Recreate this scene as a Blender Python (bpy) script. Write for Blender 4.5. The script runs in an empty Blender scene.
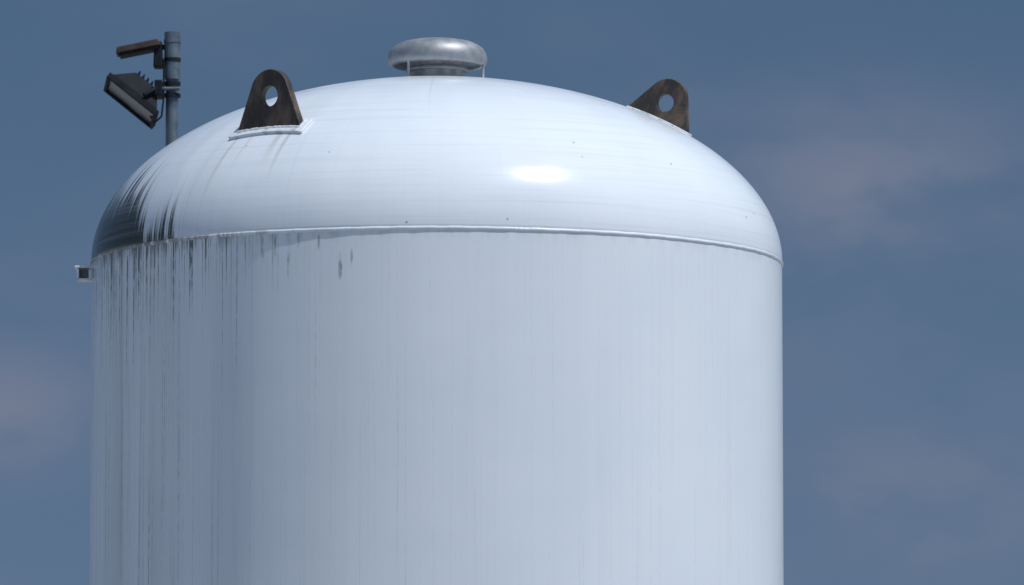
import bpy, bmesh, math, random
from mathutils import Vector, Matrix
random.seed(4)
sc = bpy.context.scene
R = 2.0; HD = 1.07; ZS = 5.16   # tank radius, dome height, seam height

# ------------------------------------------------------------ node helper
class NT:
    def __init__(s, tree): s.t = tree; s.n = tree.nodes; s.l = tree.links
    def put(s, sock, v):
        if v is None: return
        if hasattr(v, 'node'): s.l.new(v, sock)
        else: sock.default_value = v
    def math(s, op, a, b=None, c=None, clamp=False):
        m = s.n.new('ShaderNodeMath'); m.operation = op; m.use_clamp = clamp
        s.put(m.inputs[0], a); s.put(m.inputs[1], b); s.put(m.inputs[2], c)
        return m.outputs[0]
    def mr(s, v, a, b, c=0.0, d=1.0, smooth=True):
        m = s.n.new('ShaderNodeMapRange'); m.clamp = True
        if smooth: m.interpolation_type = 'SMOOTHSTEP'
        s.put(m.inputs['Value'], v)
        for k, x in zip(('From Min', 'From Max', 'To Min', 'To Max'), (a, b, c, d)): s.put(m.inputs[k], x)
        return m.outputs[0]
    def xyz(s, x, y, z):
        m = s.n.new('ShaderNodeCombineXYZ')
        s.put(m.inputs[0], x); s.put(m.inputs[1], y); s.put(m.inputs[2], z); return m.outputs[0]
    def sep(s, v):
        m = s.n.new('ShaderNodeSeparateXYZ'); s.l.new(v, m.inputs[0]); return m.outputs
    def noise(s, v, scale=1.0, detail=3.0, rough=0.5):
        m = s.n.new('ShaderNodeTexNoise'); s.put(m.inputs['Vector'], v)
        m.inputs['Scale'].default_value = scale; m.inputs['Detail'].default_value = detail
        m.inputs['Roughness'].default_value = rough; return m.outputs['Fac']
    def mix(s, f, a, b):
        m = s.n.new('ShaderNodeMix'); m.data_type = 'RGBA'
        s.put(m.inputs[0], f); s.put(m.inputs[6], a); s.put(m.inputs[7], b); return m.outputs[2]
    def bump(s, h, strength, dist):
        m = s.n.new('ShaderNodeBump'); m.inputs['Strength'].default_value = strength
        m.inputs['Distance'].default_value = dist; s.l.new(h, m.inputs['Height']); return m.outputs[0]

def new_mat(name):
    m = bpy.data.materials.new(name); m.use_nodes = True
    t = NT(m.node_tree); b = m.node_tree.nodes['Principled BSDF']
    tc = t.n.new('ShaderNodeTexCoord')
    return m, t, b, tc.outputs['Object']

def simple_mat(name, c1, c2, rough=0.6, metal=0.0, scale=8.0, bump=0.2, stretch=(1, 1, 1), lo=.35, hi=.65, rvar=.1, spec=.5):
    m, t, b, o = new_mat(name)
    x, y, z = t.sep(o)
    v = t.xyz(t.math('MULTIPLY', x, stretch[0]), t.math('MULTIPLY', y, stretch[1]), t.math('MULTIPLY', z, stretch[2]))
    n = t.noise(v, scale, 6, .6)
    f = t.mr(n, lo, hi)
    t.l.new(t.mix(f, (*c1, 1), (*c2, 1)), b.inputs['Base Color'])
    t.l.new(t.mr(n, .3, .7, rough - rvar, rough + rvar), b.inputs['Roughness'])
    b.inputs['Metallic'].default_value = metal
    b.inputs['Specular IOR Level'].default_value = spec
    n2 = t.noise(v, scale * 6, 4, .6)
    t.l.new(t.bump(n2, bump, .01), b.inputs['Normal'])
    return m

# ------------------------------------------------------------ tank paint
def tank_paint(name, kind):
    m, t, b, o = new_mat(name)
    x, y, z = t.sep(o)
    ang = t.math('ARCTAN2', x, t.math('MULTIPLY', y, -1.0))      # 0 = front, - = left
    h = t.math('SUBTRACT', z, ZS)
    def streak(freq, zf, off, det=3, rg=.55):
        return t.noise(t.xyz(t.math('MULTIPLY_ADD', ang, freq, off), off * 1.7, t.math('MULTIPLY', h, zf)), 1.0, det, rg)
    big = t.noise(o, .9, 3, .5)
    left = t.mr(ang, -.10, -1.20)
    left = t.math('MULTIPLY', left, t.mr(ang, -2.9, -2.0))
    base = t.mix(t.mr(big, .3, .7), (.685, .76, .84, 1), (.73, .80, .872, 1))
    if kind == 'shell':
        broad = streak(7, .2, 3.1)
        med = streak(45, .35, 7.7, 4)
        fine = streak(150, .18, 12.3, 2)
        vfine = streak(330, .4, 31.3, 1)
        brk = streak(90, 16.0, 21.3, 3)
        grow = streak(26, .4, 77.7, 2)
        g = t.math('MULTIPLY', t.mr(broad, .36, .66), t.math('MULTIPLY_ADD', left, .24, .03))
        base = t.mix(g, base, (.36, .40, .44, 1))
        g = t.math('MULTIPLY', t.mr(med, .50, .74), t.math('MULTIPLY_ADD', left, .28, .03))
        base = t.mix(g, base, (.25, .28, .30, 1))
        g = t.math('MULTIPLY', t.mr(fine, .61, .67), t.math('MULTIPLY_ADD', left, .50, .14))
        g = t.math('MULTIPLY', g, t.mr(brk, .42, .56, .2, 1))
        g = t.math('MULTIPLY', g, t.mr(grow, .42, .6, .10, 1))
        base = t.mix(g, base, (.13, .15, .15, 1))
        g = t.math('MULTIPLY', t.mr(vfine, .64, .70), t.math('MULTIPLY_ADD', left, .30, .15))
        g = t.math('MULTIPLY', g, t.mr(brk, .40, .58, .25, 1))
        base = t.mix(g, base, (.20, .22, .23, 1))
        left2 = t.mr(ang, -.15, -1.10)
        for (fr_, off, kz, lo, hi, k) in ((95, 41.0, .24, .62, .71, .85), (210, 91.0, .17, .62, .69, .85)):
            run = t.math('ADD', streak(fr_, .18, off, 3), t.math('MULTIPLY', h, kz))
            run = t.math('ADD', run, t.math('MULTIPLY', left2, .12))
            g = t.math('MULTIPLY', t.mr(run, lo, hi), t.math('MULTIPLY', t.mr(left2, 0, .5), k))
            g = t.math('MULTIPLY', g, t.mr(brk, .36, .56, .30, 1))
            base = t.mix(g, base, (.05, .056, .048, 1))
        g = t.math('MULTIPLY', t.mr(h, -.09, -.01), t.math('MULTIPLY', t.mr(streak(40, 2, 5.5), .42, .62), t.math('MULTIPLY_ADD', left, .75, .10)))
        base = t.mix(g, base, (.12, .14, .12, 1))
        for (a0, h0, wa, hh, k) in ((-.268, -.20, .007, .075, .7), (-.235, -.15, .004, .05, .5), (-.42, -.16, .004, .12, .5), (-.50, -.10, .006, .08, .6), (-.33, -.06, .004, .05, .5), (-.46, -.07, .004, .07, .6), (-.39, -.05, .004, .05, .6)):
            da = t.math('DIVIDE', t.math('SUBTRACT', ang, a0), wa); dh = t.math('DIVIDE', t.math('SUBTRACT', h, h0), hh)
            r2 = t.math('ADD', t.math('MULTIPLY', da, da), t.math('MULTIPLY', dh, dh))
            g = t.math('MULTIPLY', t.mr(r2, 1.5, 0), t.mr(brk, .38, .6, .2 * k, k))
            base = t.mix(g, base, (.09, .12, .07, 1))
        bh = t.math('ADD', t.noise(t.xyz(t.math('MULTIPLY', ang, 2.0), 0.0, t.math('MULTIPLY', h, 1.3)), 1.0, 2), t.math('MULTIPLY', t.noise(o, 60, 3), .02))
        bn = t.bump(bh, .2, .03)
    elif kind == 'bead':
        s1 = streak(50, 2, 5.5, 4, .6); s2 = streak(12, 1, 15.5, 3, .6)
        g = t.math('MULTIPLY', t.mr(t.math('ADD', s1, t.math('MULTIPLY', left, .22)), .52, .70), t.math('MULTIPLY_ADD', left, .80, .12))
        base = t.mix(t.mr(s2, .4, .65, 0, .25), base, (.48, .52, .54, 1))
        base = t.mix(g, base, (.11, .12, .11, 1))
        bn = t.bump(streak(140, 8, 3.3, 2), .3, .006)
    else:
        st = streak(75, .8, 51.0, 4, .68)
        st2 = streak(16, .8, 57.0, 3, .6)
        la = t.math('MULTIPLY', t.mr(ang, -.70, -1.20), t.mr(ang, -2.9, -2.0))
        v = t.math('ADD', t.math('ADD', t.math('MULTIPLY_ADD', st, .85, .10), t.math('MULTIPLY', t.math('SUBTRACT', st2, .5), .55)), t.math('MULTIPLY', la, .42))
        v = t.math('ADD', v, t.math('MULTIPLY', h, -.76))
        g = t.math('MULTIPLY', t.mr(v, .60, .72), t.math('MULTIPLY', t.mr(la, 0, .20), .96))
        haze = t.math('MULTIPLY', t.mr(v, .46, .72), t.math('MULTIPLY', la, .35))
        fine = streak(150, .7, 13.3, 3)
        f2 = t.math('MULTIPLY', t.mr(fine, .60, .68), t.math('MULTIPLY', t.math('MULTIPLY_ADD', left, .26, .03), t.mr(h, .9, .3)))
        base = t.mix(f2, base, (.26, .28, .28, 1))
        broad = streak(11, .8, 23.1)
        f3 = t.math('MULTIPLY', t.mr(broad, .42, .66), t.math('MULTIPLY_ADD', left, .14, .03))
        base = t.mix(f3, base, (.40, .45, .49, 1))
        base = t.mix(haze, base, (.20, .23, .24, 1))
        base = t.mix(g, base, (.020, .025, .021, 1))
        rings = t.noise(t.xyz(t.math('MULTIPLY', ang, 1.2), 0.0, t.math('MULTIPLY', h, 55.0)), 1.0, 3, .6)
        base = t.mix(t.mr(rings, .45, .75, 0, .22), base, (.46, .52, .60, 1))
        for (a0, wa, hb, ht, k) in ((-.505, .008, .25, .60, .50), (-.545, .012, .35, .60, .40), (-.72, .007, .10, .55, .40), (-.66, .005, .3, .6, .3), (-.03, .004, .6, 1.0, .25)):
            da = t.math('DIVIDE', t.math('SUBTRACT', ang, t.math('ADD', a0, t.math('MULTIPLY', t.math('SUBTRACT', big, .5), .04))), wa)
            g = t.math('MULTIPLY', t.mr(t.math('MULTIPLY', da, da), 1.5, 0), t.math('MULTIPLY', t.mr(h, hb, ht), k))
            if a0 < -.1: g = t.math('MULTIPLY', g, t.mr(h, .68, .62))
            base = t.mix(g, base, (.40, .35, .29, 1))
        vo = t.n.new('ShaderNodeTexVoronoi'); vo.inputs['Scale'].default_value = 5.0
        t.l.new(o, vo.inputs['Vector'])
        base = t.mix(t.mr(vo.outputs['Distance'], .05, .02, 0, .6), base, (.16, .15, .13, 1))
        bh = t.math('ADD', t.noise(o, 1.6, 2), t.math('MULTIPLY', rings, .04))
        bn = t.bump(bh, .24, .03)
    t.l.new(base, b.inputs['Base Color'])
    t.l.new(bn, b.inputs['Normal'])
    t.l.new(t.mr(t.noise(o, 3, 4), .3, .7, .15, .21), b.inputs['Roughness'])
    b.inputs['Specular IOR Level'].default_value = .20
    return m

M_shell = tank_paint('tank_paint_shell', 'shell')
M_dome = tank_paint('tank_paint_dome', 'dome')
M_bead = tank_paint('tank_paint_bead', 'bead')
M_skirt = simple_mat('skirt_paint', (.60, .68, .76), (.70, .77, .85), .4, 0, 5, .2)
M_pad = simple_mat('pad_paint', (.44, .46, .47), (.70, .76, .82), .5, 0, 18, .3, lo=.35, hi=.5)
M_lug = simple_mat('weathered_steel', (.036, .030, .027), (.135, .098, .074), .6, .1, 12, .6, (1, 1, .45), lo=.40, hi=.70)
M_galv = simple_mat('galvanised_steel', (.27, .29, .31), (.36, .385, .41), .50, .45, 14, .06, rvar=.04)
M_neck = simple_mat('neck_steel', (.30, .30, .29), (.52, .53, .52), .6, .2, 14, .2)
M_pole = simple_mat('pole_galvanised', (.075, .11, .145), (.13, .175, .22), .55, .3, 9, .2)
M_lampdark = simple_mat('lamp_housing', (.010, .013, .018), (.022, .027, .034), .75, 0, 10, .2, spec=.12)
M_rustlamp = simple_mat('lamp_brown', (.030, .022, .020), (.065, .046, .040), .75, 0, 12, .3, spec=.15)
M_reflector = simple_mat('lamp_glass', (.04, .048, .06), (.11, .125, .145), .3, 0, 9, .05, spec=.4)
M_conc = simple_mat('concrete', (.30, .29, .27), (.40, .39, .37), .9, 0, 2, .3)

# ------------------------------------------------------------ mesh helpers
def empty(name, loc=(0, 0, 0)):
    e = bpy.data.objects.new(name, None); e.location = loc; e.empty_display_size = .3
    sc.collection.objects.link(e); return e
def mkobj(name, bm, mat, parent, smooth=True, bevel=0, mw=None, recalc=True):
    if recalc: bmesh.ops.recalc_face_normals(bm, faces=bm.faces)
    me = bpy.data.meshes.new(name); bm.to_mesh(me); bm.free()
    me.materials.append(mat)
    if smooth:
        for p in me.polygons: p.use_smooth = True
        try: me.set_sharp_from_angle(angle=math.radians(35))
        except Exception: pass
    ob = bpy.data.objects.new(name, me); sc.collection.objects.link(ob)
    if mw is not None: ob.matrix_world = mw
    if parent is not None:
        ob.parent = parent
        ob.matrix_parent_inverse = Matrix.Translation(-Vector(parent.location))
    if bevel:
        bv = ob.modifiers.new('bevel', 'BEVEL'); bv.width = bevel; bv.segments = 2; bv.limit_method = 'ANGLE'
        bv.angle_limit = math.radians(40)
    return ob
def lathe(prof, seg=64, jit=None):
    bm = bmesh.new(); rings = []
    for (r, z) in prof:
        if r < 1e-6: rings.append([bm.verts.new((0, 0, z))]); continue
        ring = []
        for i in range(seg):
            a = 2 * math.pi * i / seg
            dr, dz = jit(a) if jit else (0, 0)
            ring.append(bm.verts.new(((r + dr) * math.cos(a), (r + dr) * math.sin(a), z + dz)))
        rings.append(ring)
    for a, b in zip(rings, rings[1:]):
        for i in range(seg):
            j = (i + 1) % seg
            if len(a) == 1 and len(b) == 1: continue
            if len(a) == 1: bm.faces.new((a[0], b[i], b[j]))
            elif len(b) == 1: bm.faces.new((a[i], a[j], b[0]))
            else: bm.faces.new((a[i], a[j], b[j], b[i]))
    return bm
def tube(p0, p1, r0, r1=None, seg=20):
    r1 = r0 if r1 is None else r1
    p0 = Vector(p0); p1 = Vector(p1); d = p1 - p0
    bm = lathe([(0, 0), (r0, 0), (r1, d.length), (0, d.length)], seg)
    q = Vector((0, 0, 1)).rotation_difference(d.normalized())
    bm.transform(Matrix.Translation(p0) @ q.to_matrix().to_4x4())
    return bm
def boxbm(sx, sy, sz, mat=None, taper=(1, 1)):
    bm = bmesh.new(); bmesh.ops.create_cube(bm, size=1)
    for v in bm.verts:
        k = taper if v.co.z > 0 else (1, 1)
        v.co = Vector((v.co.x * sx * k[0], v.co.y * sy * k[1], v.co.z * sz))
    if mat is not None: bm.transform(mat)
    return bm

# ------------------------------------------------------------ tank
tank = empty('storage_tank')
mkobj('shell', lathe([(R, 0.25), (R, 1.5), (R, 3.0), (R, 4.2), (R, ZS - .006)], 256), M_shell, tank)
prof = [(R - .006, ZS - .004)]
for i in range(0, 97):
    a = math.pi / 2 * i / 96
    r = (R + .002) * math.cos(a)
    prof.append((r if i < 96 else 0, ZS + .008 + HD * math.sin(a)))
mkobj('domed_head', lathe(prof, 256), M_dome, tank)
def bj(a):
    return (.0004 * math.sin(a * 57) + .0003 * math.sin(a * 131 + 1), .0006 * math.sin(a * 83 + 2) + .0008 * math.sin(a * 11))
bp = []
for i in range(9):
    a = -math.pi / 2 + math.pi * i / 8
    bp.append((R - .004 + .012 * math.cos(a), ZS + .012 * math.sin(a)))
mkobj('seam_weld_bead', lathe(bp, 720, bj), M_bead, tank)
mkobj('base_skirt', lathe([(R + .05, .0), (R + .05, .25), (R - .02, .25)], 128), M_skirt, tank)

def dome_z(x, y): return ZS + .008 + HD * math.sqrt(max(0, 1 - (x * x + y * y) / (R + .002) ** 2))
def dome_n(x, y):
    z = dome_z(x, y) - ZS
    return Vector((x / R ** 2, y / R ** 2, z / HD ** 2)).normalized()

def lug_bm(w, hc, rt, hole_h, hole_r, th, below):
    pts = []
    wl = w / 2
    def tang(px, pz, side):
        d = math.hypot(px, pz - hc); base = math.atan2(pz - hc, px)
        off = math.acos(rt / d)
        return base + off * side
    a0 = tang(wl, 0, 1); a1 = tang(-wl, 0, -1)
    if a1 < a0: a1 += 2 * math.pi
    for i in range(33):
        a = a0 + (a1 - a0) * i / 32
        pts.append((rt * math.cos(a), hc + rt * math.sin(a)))
    tl = pts[-1]; tr = pts[0]
    for i in range(1, 6): pts.append((tl[0] + (-wl - tl[0]) * i / 6, tl[1] + (0 - tl[1]) * i / 6))
    pts.append((-wl, 0)); pts.append((-wl, -below))
    for i in range(1, 10): pts.append((-wl + w * i / 10, -below))
    pts.append((wl, -below)); pts.append((wl, 0))
    for i in range(5, 0, -1): pts.append((tr[0] + (wl - tr[0]) * i / 6, tr[1] + (0 - tr[1]) * i / 6))
    bm = bmesh.new(); n = len(pts); L = []
    for s in (-th / 2, th / 2):
        o = [bm.verts.new((p[0], s, p[1])) for p in pts]; c = []
        for p in pts:
            d = Vector((p[0], p[1] - hole_h)).normalized() * hole_r
            c.append(bm.verts.new((d.x, s, hole_h + d.y)))
        L.append((o, c))
    (o1, c1), (o2, c2) = L
    for i in range(n):
        j = (i + 1) % n
        bm.faces.new((o1[i], o1[j], c1[j], c1[i])); bm.faces.new((o2[i], o2[j], c2[j], c2[i]))
        bm.faces.new((o1[i], o1[j], o2[j], o2[i])); bm.faces.new((c1[i], c1[j], c2[j], c2[i]))
    return bm
def frame(pos, X, Z):
    X = X.normalized(); Y = Z.cross(X).normalized(); Z = X.cross(Y).normalized()
    return Matrix.Translation(pos) @ Matrix((X, Y, Z)).transposed().to_4x4()
def pad_bm(cx, cy, U, V, lu, lv, off, nu=16, nv=6):
    bm = bmesh.new(); top = []; bot = []
    for i in range(nu + 1):
        ta = []; ba = []
        for j in range(nv + 1):
            u = (i / nu - .5) * lu; v = (j / nv - .5) * lv
            x = cx + U.x * u + V.x * v; y = cy + U.y * u + V.y * v
            p = Vector((x, y, dome_z(x, y))); nn = dome_n(x, y)
            ta.append(bm.verts.new(p + nn * off)); ba.append(bm.verts.new(p - nn * .01))
        top.append(ta); bot.append(ba)
    for i in range(nu):
        for j in range(nv):
            bm.faces.new((top[i][j], top[i + 1][j], top[i + 1][j + 1], top[i][j + 1]))
            bm.faces.new((bot[i][j], bot[i + 1][j], bot[i + 1][j + 1], bot[i][j + 1]))
    for i in range(nu):
        for j in (0, nv): bm.faces.new((top[i][j], top[i + 1][j], bot[i + 1][j], bot[i][j]))
    for j in range(nv):
        for i in (0, nu): bm.faces.new((top[i][j], top[i][j + 1], bot[i][j + 1], bot[i][j]))
    return bm
def weld(parent, pos, X, Y, w, th, lift=.016):
    bm = bmesh.new(); rad = .010; ring = []
    path = []
    hw = w / 2 + .002; ht = th / 2 + .002
    for s in range(40): path.append((-hw + 2 * hw * s / 40, -ht))
    for s in range(8): path.append((hw, -ht + 2 * ht * s / 8))
    for s in range(40): path.append((hw - 2 * hw * s / 40, ht))
    for s in range(8): path.append((-hw, ht - 2 * ht * s / 8))
    P = []
    for a, b in path:
        q = pos + X * a + Y * b
        P.append(Vector((q.x, q.y, dome_z(q.x, q.y) + lift)))
    n = len(P)
    for i in range(n):
        tdir = (P[(i + 1) % n] - P[i - 1]).normalized(); s1 = tdir.cross(Vector((0, 0, 1))).normalized(); s2 = s1.cross(tdir)
        rr = rad * random.uniform(.8, 1.2)
        ring.append([bm.verts.new(P[i] + (s1 * math.cos(k) + s2 * math.sin(k)) * rr) for k in [2 * math.pi * q / 8 for q in range(8)]])
    for i in range(n):
        a = ring[i]; b = ring[(i + 1) % n]
        for k in range(8): bm.faces.new((a[k], a[(k + 1) % 8], b[(k + 1) % 8], b[k]))
    return mkobj('lug_weld', bm, M_pad, parent)

# left lug : plate set tangentially, upright
lx, ly = -.925, -1.334
rad = Vector((lx, ly, 0)).normalized(); tan = Vector((-rad.y, rad.x, 0))
p = Vector((lx, ly, dome_z(lx, ly)))
mkobj('lifting_lug_1', lug_bm(.425, .194, .128, .170, .058, .050, .07), M_lug, tank, bevel=.005,
      mw=frame(p + Vector((0, 0, .006)), tan, Vector((0, 0, 1))))
mkobj('lug_pad_1', pad_bm(lx, ly, tan, rad, .50, .11, .016), M_pad, tank, bevel=.005)
weld(tank, p, tan, rad, .425, .050)
# right lug : plate set along the slope
lx, ly = 1.275, -.36
rad = Vector((lx, ly, 0)).normalized(); nn = dome_n(lx, ly); tan = Vector((-rad.y, rad.x, 0))
down = tan.cross(nn).normalized()
if down.dot(rad) < 0: down = -down
p = Vector((lx, ly, dome_z(lx, ly)))
mkobj('lifting_lug_2', lug_bm(.385, .130, .114, .100, .050, .050, .05), M_lug, tank, bevel=.005, mw=frame(p + nn * .004, down, nn))
mkobj('lug_pad_2', pad_bm(lx, ly, rad, tan, .365, .09, .010), M_pad, tank, bevel=.004)
# nozzle bracket on the left of the shell
for nm, c, s in (('bracket_plate_top', (-2.045, -.05, 5.142), (.10, .12, .012)), ('bracket_plate_bottom', (-2.04, -.05, 5.069), (.08, .12, .012)),
                 ('bracket_web', (-2.076, -.05, 5.105), (.012, .11, .060)), ('bracket_gusset', (-2.045, .0, 5.105), (.050, .010, .060))):
    mkobj(nm, boxbm(*s, mat=Matrix.Translation(c)), M_pad if nm != 'bracket_gusset' else M_galv, tank, smooth=False, bevel=.002)

# ------------------------------------------------------------ vent cap on the crown
A = ZS + HD + .008
vent = empty('tank_vent_cap', (0, 0, A))
def T(bm): bm.transform(Matrix.Translation((0, 0, A - .010))); return bm
cap = [(0, .256), (.10, .254), (.16, .248), (.205, .238), (.24, .223), (.268, .201), (.284, .176), (.291, .150), (.290, .128), (.283, .110), (.272, .101),
       (.262, .099), (.254, .104), (.25, .12), (.22, .145), (.12, .155), (0, .155)]
mkobj('mushroom_cap', T(lathe(cap, 96)), M_galv, vent)
mkobj('vent_neck', T(lathe([(.0, -.05), (.155, -.05), (.155, .15), (0, .15)], 64)), M_neck, vent)
mkobj('neck_flange', T(lathe([(.15, .065), (.180, .065), (.183, .07), (.183, .082), (.180, .087), (.15, .087)], 64)), M_galv, vent)
mkobj('neck_base_ring', T(lathe([(.15, -.03), (.185, -.03), (.185, .012), (.15, .02)], 64)), M_pad, vent)
for a in (-10, 128, 232):
    x, y = .270 * math.cos(math.radians(a)), .270 * math.sin(math.radians(a))
    mkobj('cap_leg', T(tube((x, y, -.06), (x, y, .12), .008, seg=12)), M_neck, vent)

# ------------------------------------------------------------ floodlight mast (behind tank)
PX, PY = -1.730, 4.0
mast = empty('floodlight_mast', (PX, PY, 0))
S = 1 / 153.8
def W(px, py, dy=0.0): return Vector((PX + (px - 172) * S, PY + dy, 7.110 - (py - 32) * S))
mkobj('pole', tube((PX, PY, 0), (PX, PY, 7.08), .043, .040, 32), M_pole, mast)
mkobj('pole_top_sleeve', tube((PX, PY, 6.80), (PX, PY, 7.110), .052, seg=32), M_pole, mast)
for yy in (41, 60, 84, 96):
    c = W(172, yy); mkobj('clamp_band', tube(c - Vector((0, 0, .012)), c + Vector((0, 0, .012)), .056, seg=32), M_pole if yy < 50 else M_lampdark, mast)
c = (W(108, 83) + W(154, 120)) / 2
X = (W(154, 120) - W(108, 83)).normalized()
Zb = Vector((-X.z, 0, X.x)); Zb = Zb if Zb.x > 0 else -Zb
Zb = (Zb + Vector((0, .20, 0))).normalized()
F = frame(c, X, Zb)
mkobj('lamp_housing', boxbm(.38, .30, .13, F @ Matrix.Translation((0, 0, .085)), (.46, .6)), M_lampdark, mast, smooth=False, bevel=.012)
for nm, s, o in (('rim_a', (.41, .022, .04), (0, .155, 0)), ('rim_b', (.41, .022, .04), (0, -.155, 0)),
                 ('rim_c', (.022, .288, .04), (.194, 0, 0)), ('rim_d', (.022, .288, .04), (-.194, 0, 0))):
    mkobj(nm, boxbm(*s, mat=F @ Matrix.Translation(o)), M_lampdark, mast, smooth=False, bevel=.004)
mkobj('lamp_glass', boxbm(.364, .284, .008, F @ Matrix.Translation((0, 0, .004))), M_reflector, mast, smooth=False)
for k in range(5):
    mkobj('cooling_fin', boxbm(.008, .17, .030, F @ Matrix.Translation((-.07 + .035 * k, 0, .160))), M_lampdark, mast, smooth=False)
for sgn in (-1, 1):
    a = F @ Vector((.06, sgn * .172, .04)); b_ = W(158, 90, sgn * .10)
    mkobj('bracket_arm', tube(a, b_, .014, seg=8), M_lampdark, mast)
mkobj('bracket_back', boxbm(.05, .24, .10, Matrix.Translation(W(159, 90))), M_lampdark, mast, smooth=False, bevel=.006)
mkobj('bracket_bolt', tube(W(156, 90, -.05), W(180, 90, -.05), .012, seg=10), M_pole, mast)
c = (W(116, 51) + W(160, 44)) / 2
X = (W(160, 42) - W(116, 51)).normalized()
F2 = frame(c, X, Vector((-X.z, 0, X.x)))
mkobj('visor_housing', boxbm(.30, .20, .045, F2, (.90, .8)), M_rustlamp, mast, smooth=False, bevel=.008)
mkobj('visor_lens', boxbm(.26, .17, .016, F2 @ Matrix.Translation((.0, 0, -.032))), M_lampdark, mast, smooth=False, bevel=.003)
mkobj('visor_gearbox', boxbm(.06, .13, .17, Matrix.Translation(W(158, 55)), (.8, .9)), M_lampdark, mast, smooth=False, bevel=.008)
mkobj('visor_arm', tube(W(152, 47), W(172, 47), .018, seg=12), M_lampdark, mast)
pts = [W(150, 116), W(155, 124, -.03), W(162, 118, -.05), W(164, 100, -.052), W(164, 60, -.052)]
for a, b_ in zip(pts, pts[1:]):
    mkobj('cable', tube(a, b_, .006, seg=8), M_lampdark, mast)

# ------------------------------------------------------------ ground
bm = bmesh.new()
vs = [bm.verts.new(v) for v in ((-3000, -3000, 0), (3000, -3000, 0), (3000, 3000, 0), (-3000, 3000, 0))]
bm.faces.new(vs)
mkobj('ground', bm, simple_mat('gravel_ground', (.27, .27, .265), (.37, .37, .36), .95, 0, .4, .2), None, smooth=False)
bm = boxbm(6.5, 6.5, .12, Matrix.Translation((0, 0, .0601)))
mkobj('concrete_plinth', bm, M_conc, None, smooth=False, bevel=.02)

# ------------------------------------------------------------ light
Ldir = Vector((.415, -.28, .875)).normalized()
sun = bpy.data.lights.new('sun', 'SUN'); sun.energy = 3.2; sun.angle = math.radians(.53); sun.color = (1.0, .98, .94)
so = bpy.data.objects.new('sun', sun); sc.collection.objects.link(so)
so.rotation_euler = Ldir.to_track_quat('Z', 'Y').to_euler(); so.location = (20, -10, 40)

w = bpy.data.worlds.new('World'); sc.world = w; w.use_nodes = True
t = NT(w.node_tree); bg = w.node_tree.nodes['Background']
sky = t.n.new('ShaderNodeTexSky'); sky.sky_type = 'NISHITA'; sky.sun_disc = False
sky.sun_elevation = math.asin(Ldir.z); sky.sun_rotation = math.atan2(Ldir.x, Ldir.y)
sky.air_density = 1.0; sky.dust_density = 1.0; sky.ozone_density = 1.5
ST = .10
bg.inputs['Strength'].default_value = ST
tc = t.n.new('ShaderNodeTexCoord'); G = tc.outputs['Generated']
x, y, z = t.sep(G)
def C(r, g, b): return (r / ST, g / ST, b / ST, 1)
low = t.mix(t.mr(z, .045, .16), C(.100, .166, .268), C(.072, .134, .232))
n1 = t.noise(t.xyz(t.math('MULTIPLY', x, 16), t.math('MULTIPLY', y, 16), t.math('MULTIPLY', z, 34)), 1.0, 5, .5)
n2 = t.noise(t.xyz(t.math('MULTIPLY', x, 34), t.math('MULTIPLY', y, 34), t.math('MULTIPLY', z, 62)), 1.0, 6, .55)
cl = t.math('MULTIPLY', t.mr(n1, .42, .75), .24)
for (dx, dz, sx, sz, k) in ((.0759, .1185, .028, .015, .85), (.079, .064, .028, .015, .65), (-.0750, .079, .018, .010, .95), (.045, .09, .04, .006, .2)):
    a = t.math('DIVIDE', t.math('SUBTRACT', x, dx), sx); b2 = t.math('DIVIDE', t.math('SUBTRACT', z, dz), sz)
    r2 = t.math('ADD', t.math('MULTIPLY', a, a), t.math('MULTIPLY', b2, b2))
    g = t.math('MULTIPLY', t.math('POWER', 2.718, t.math('MULTIPLY', r2, -1)), k)
    g = t.math('MULTIPLY', g, t.mr(y, 0, .5))
    cl = t.math('ADD', cl, t.math('MULTIPLY', g, t.mr(n2, .36, .60, .25, 1)))
low = t.mix(t.math('MINIMUM', cl, 1.0), low, C(.168, .200, .290))
up = t.mr(z, .20, .45)
final = t.mix(up, low, sky.outputs[0])
t.l.new(final, bg.inputs['Color'])

# ------------------------------------------------------------ camera
cam = bpy.data.cameras.new('camera'); co = bpy.data.objects.new('camera', cam); sc.collection.objects.link(co)
co.location = (0, -33, 1.7)
co.rotation_euler = (math.radians(90 + 5.72), 0, math.radians(-.755))
cam.lens = 201.0; cam.sensor_width = 36; cam.clip_end = 10000
cam.dof.use_dof = True; cam.dof.focus_distance = 31.5; cam.dof.aperture_fstop = 5.0
sc.camera = co
sc.view_settings.view_transform = 'Standard'; sc.view_settings.look = 'None'
sc.view_settings.exposure = 0
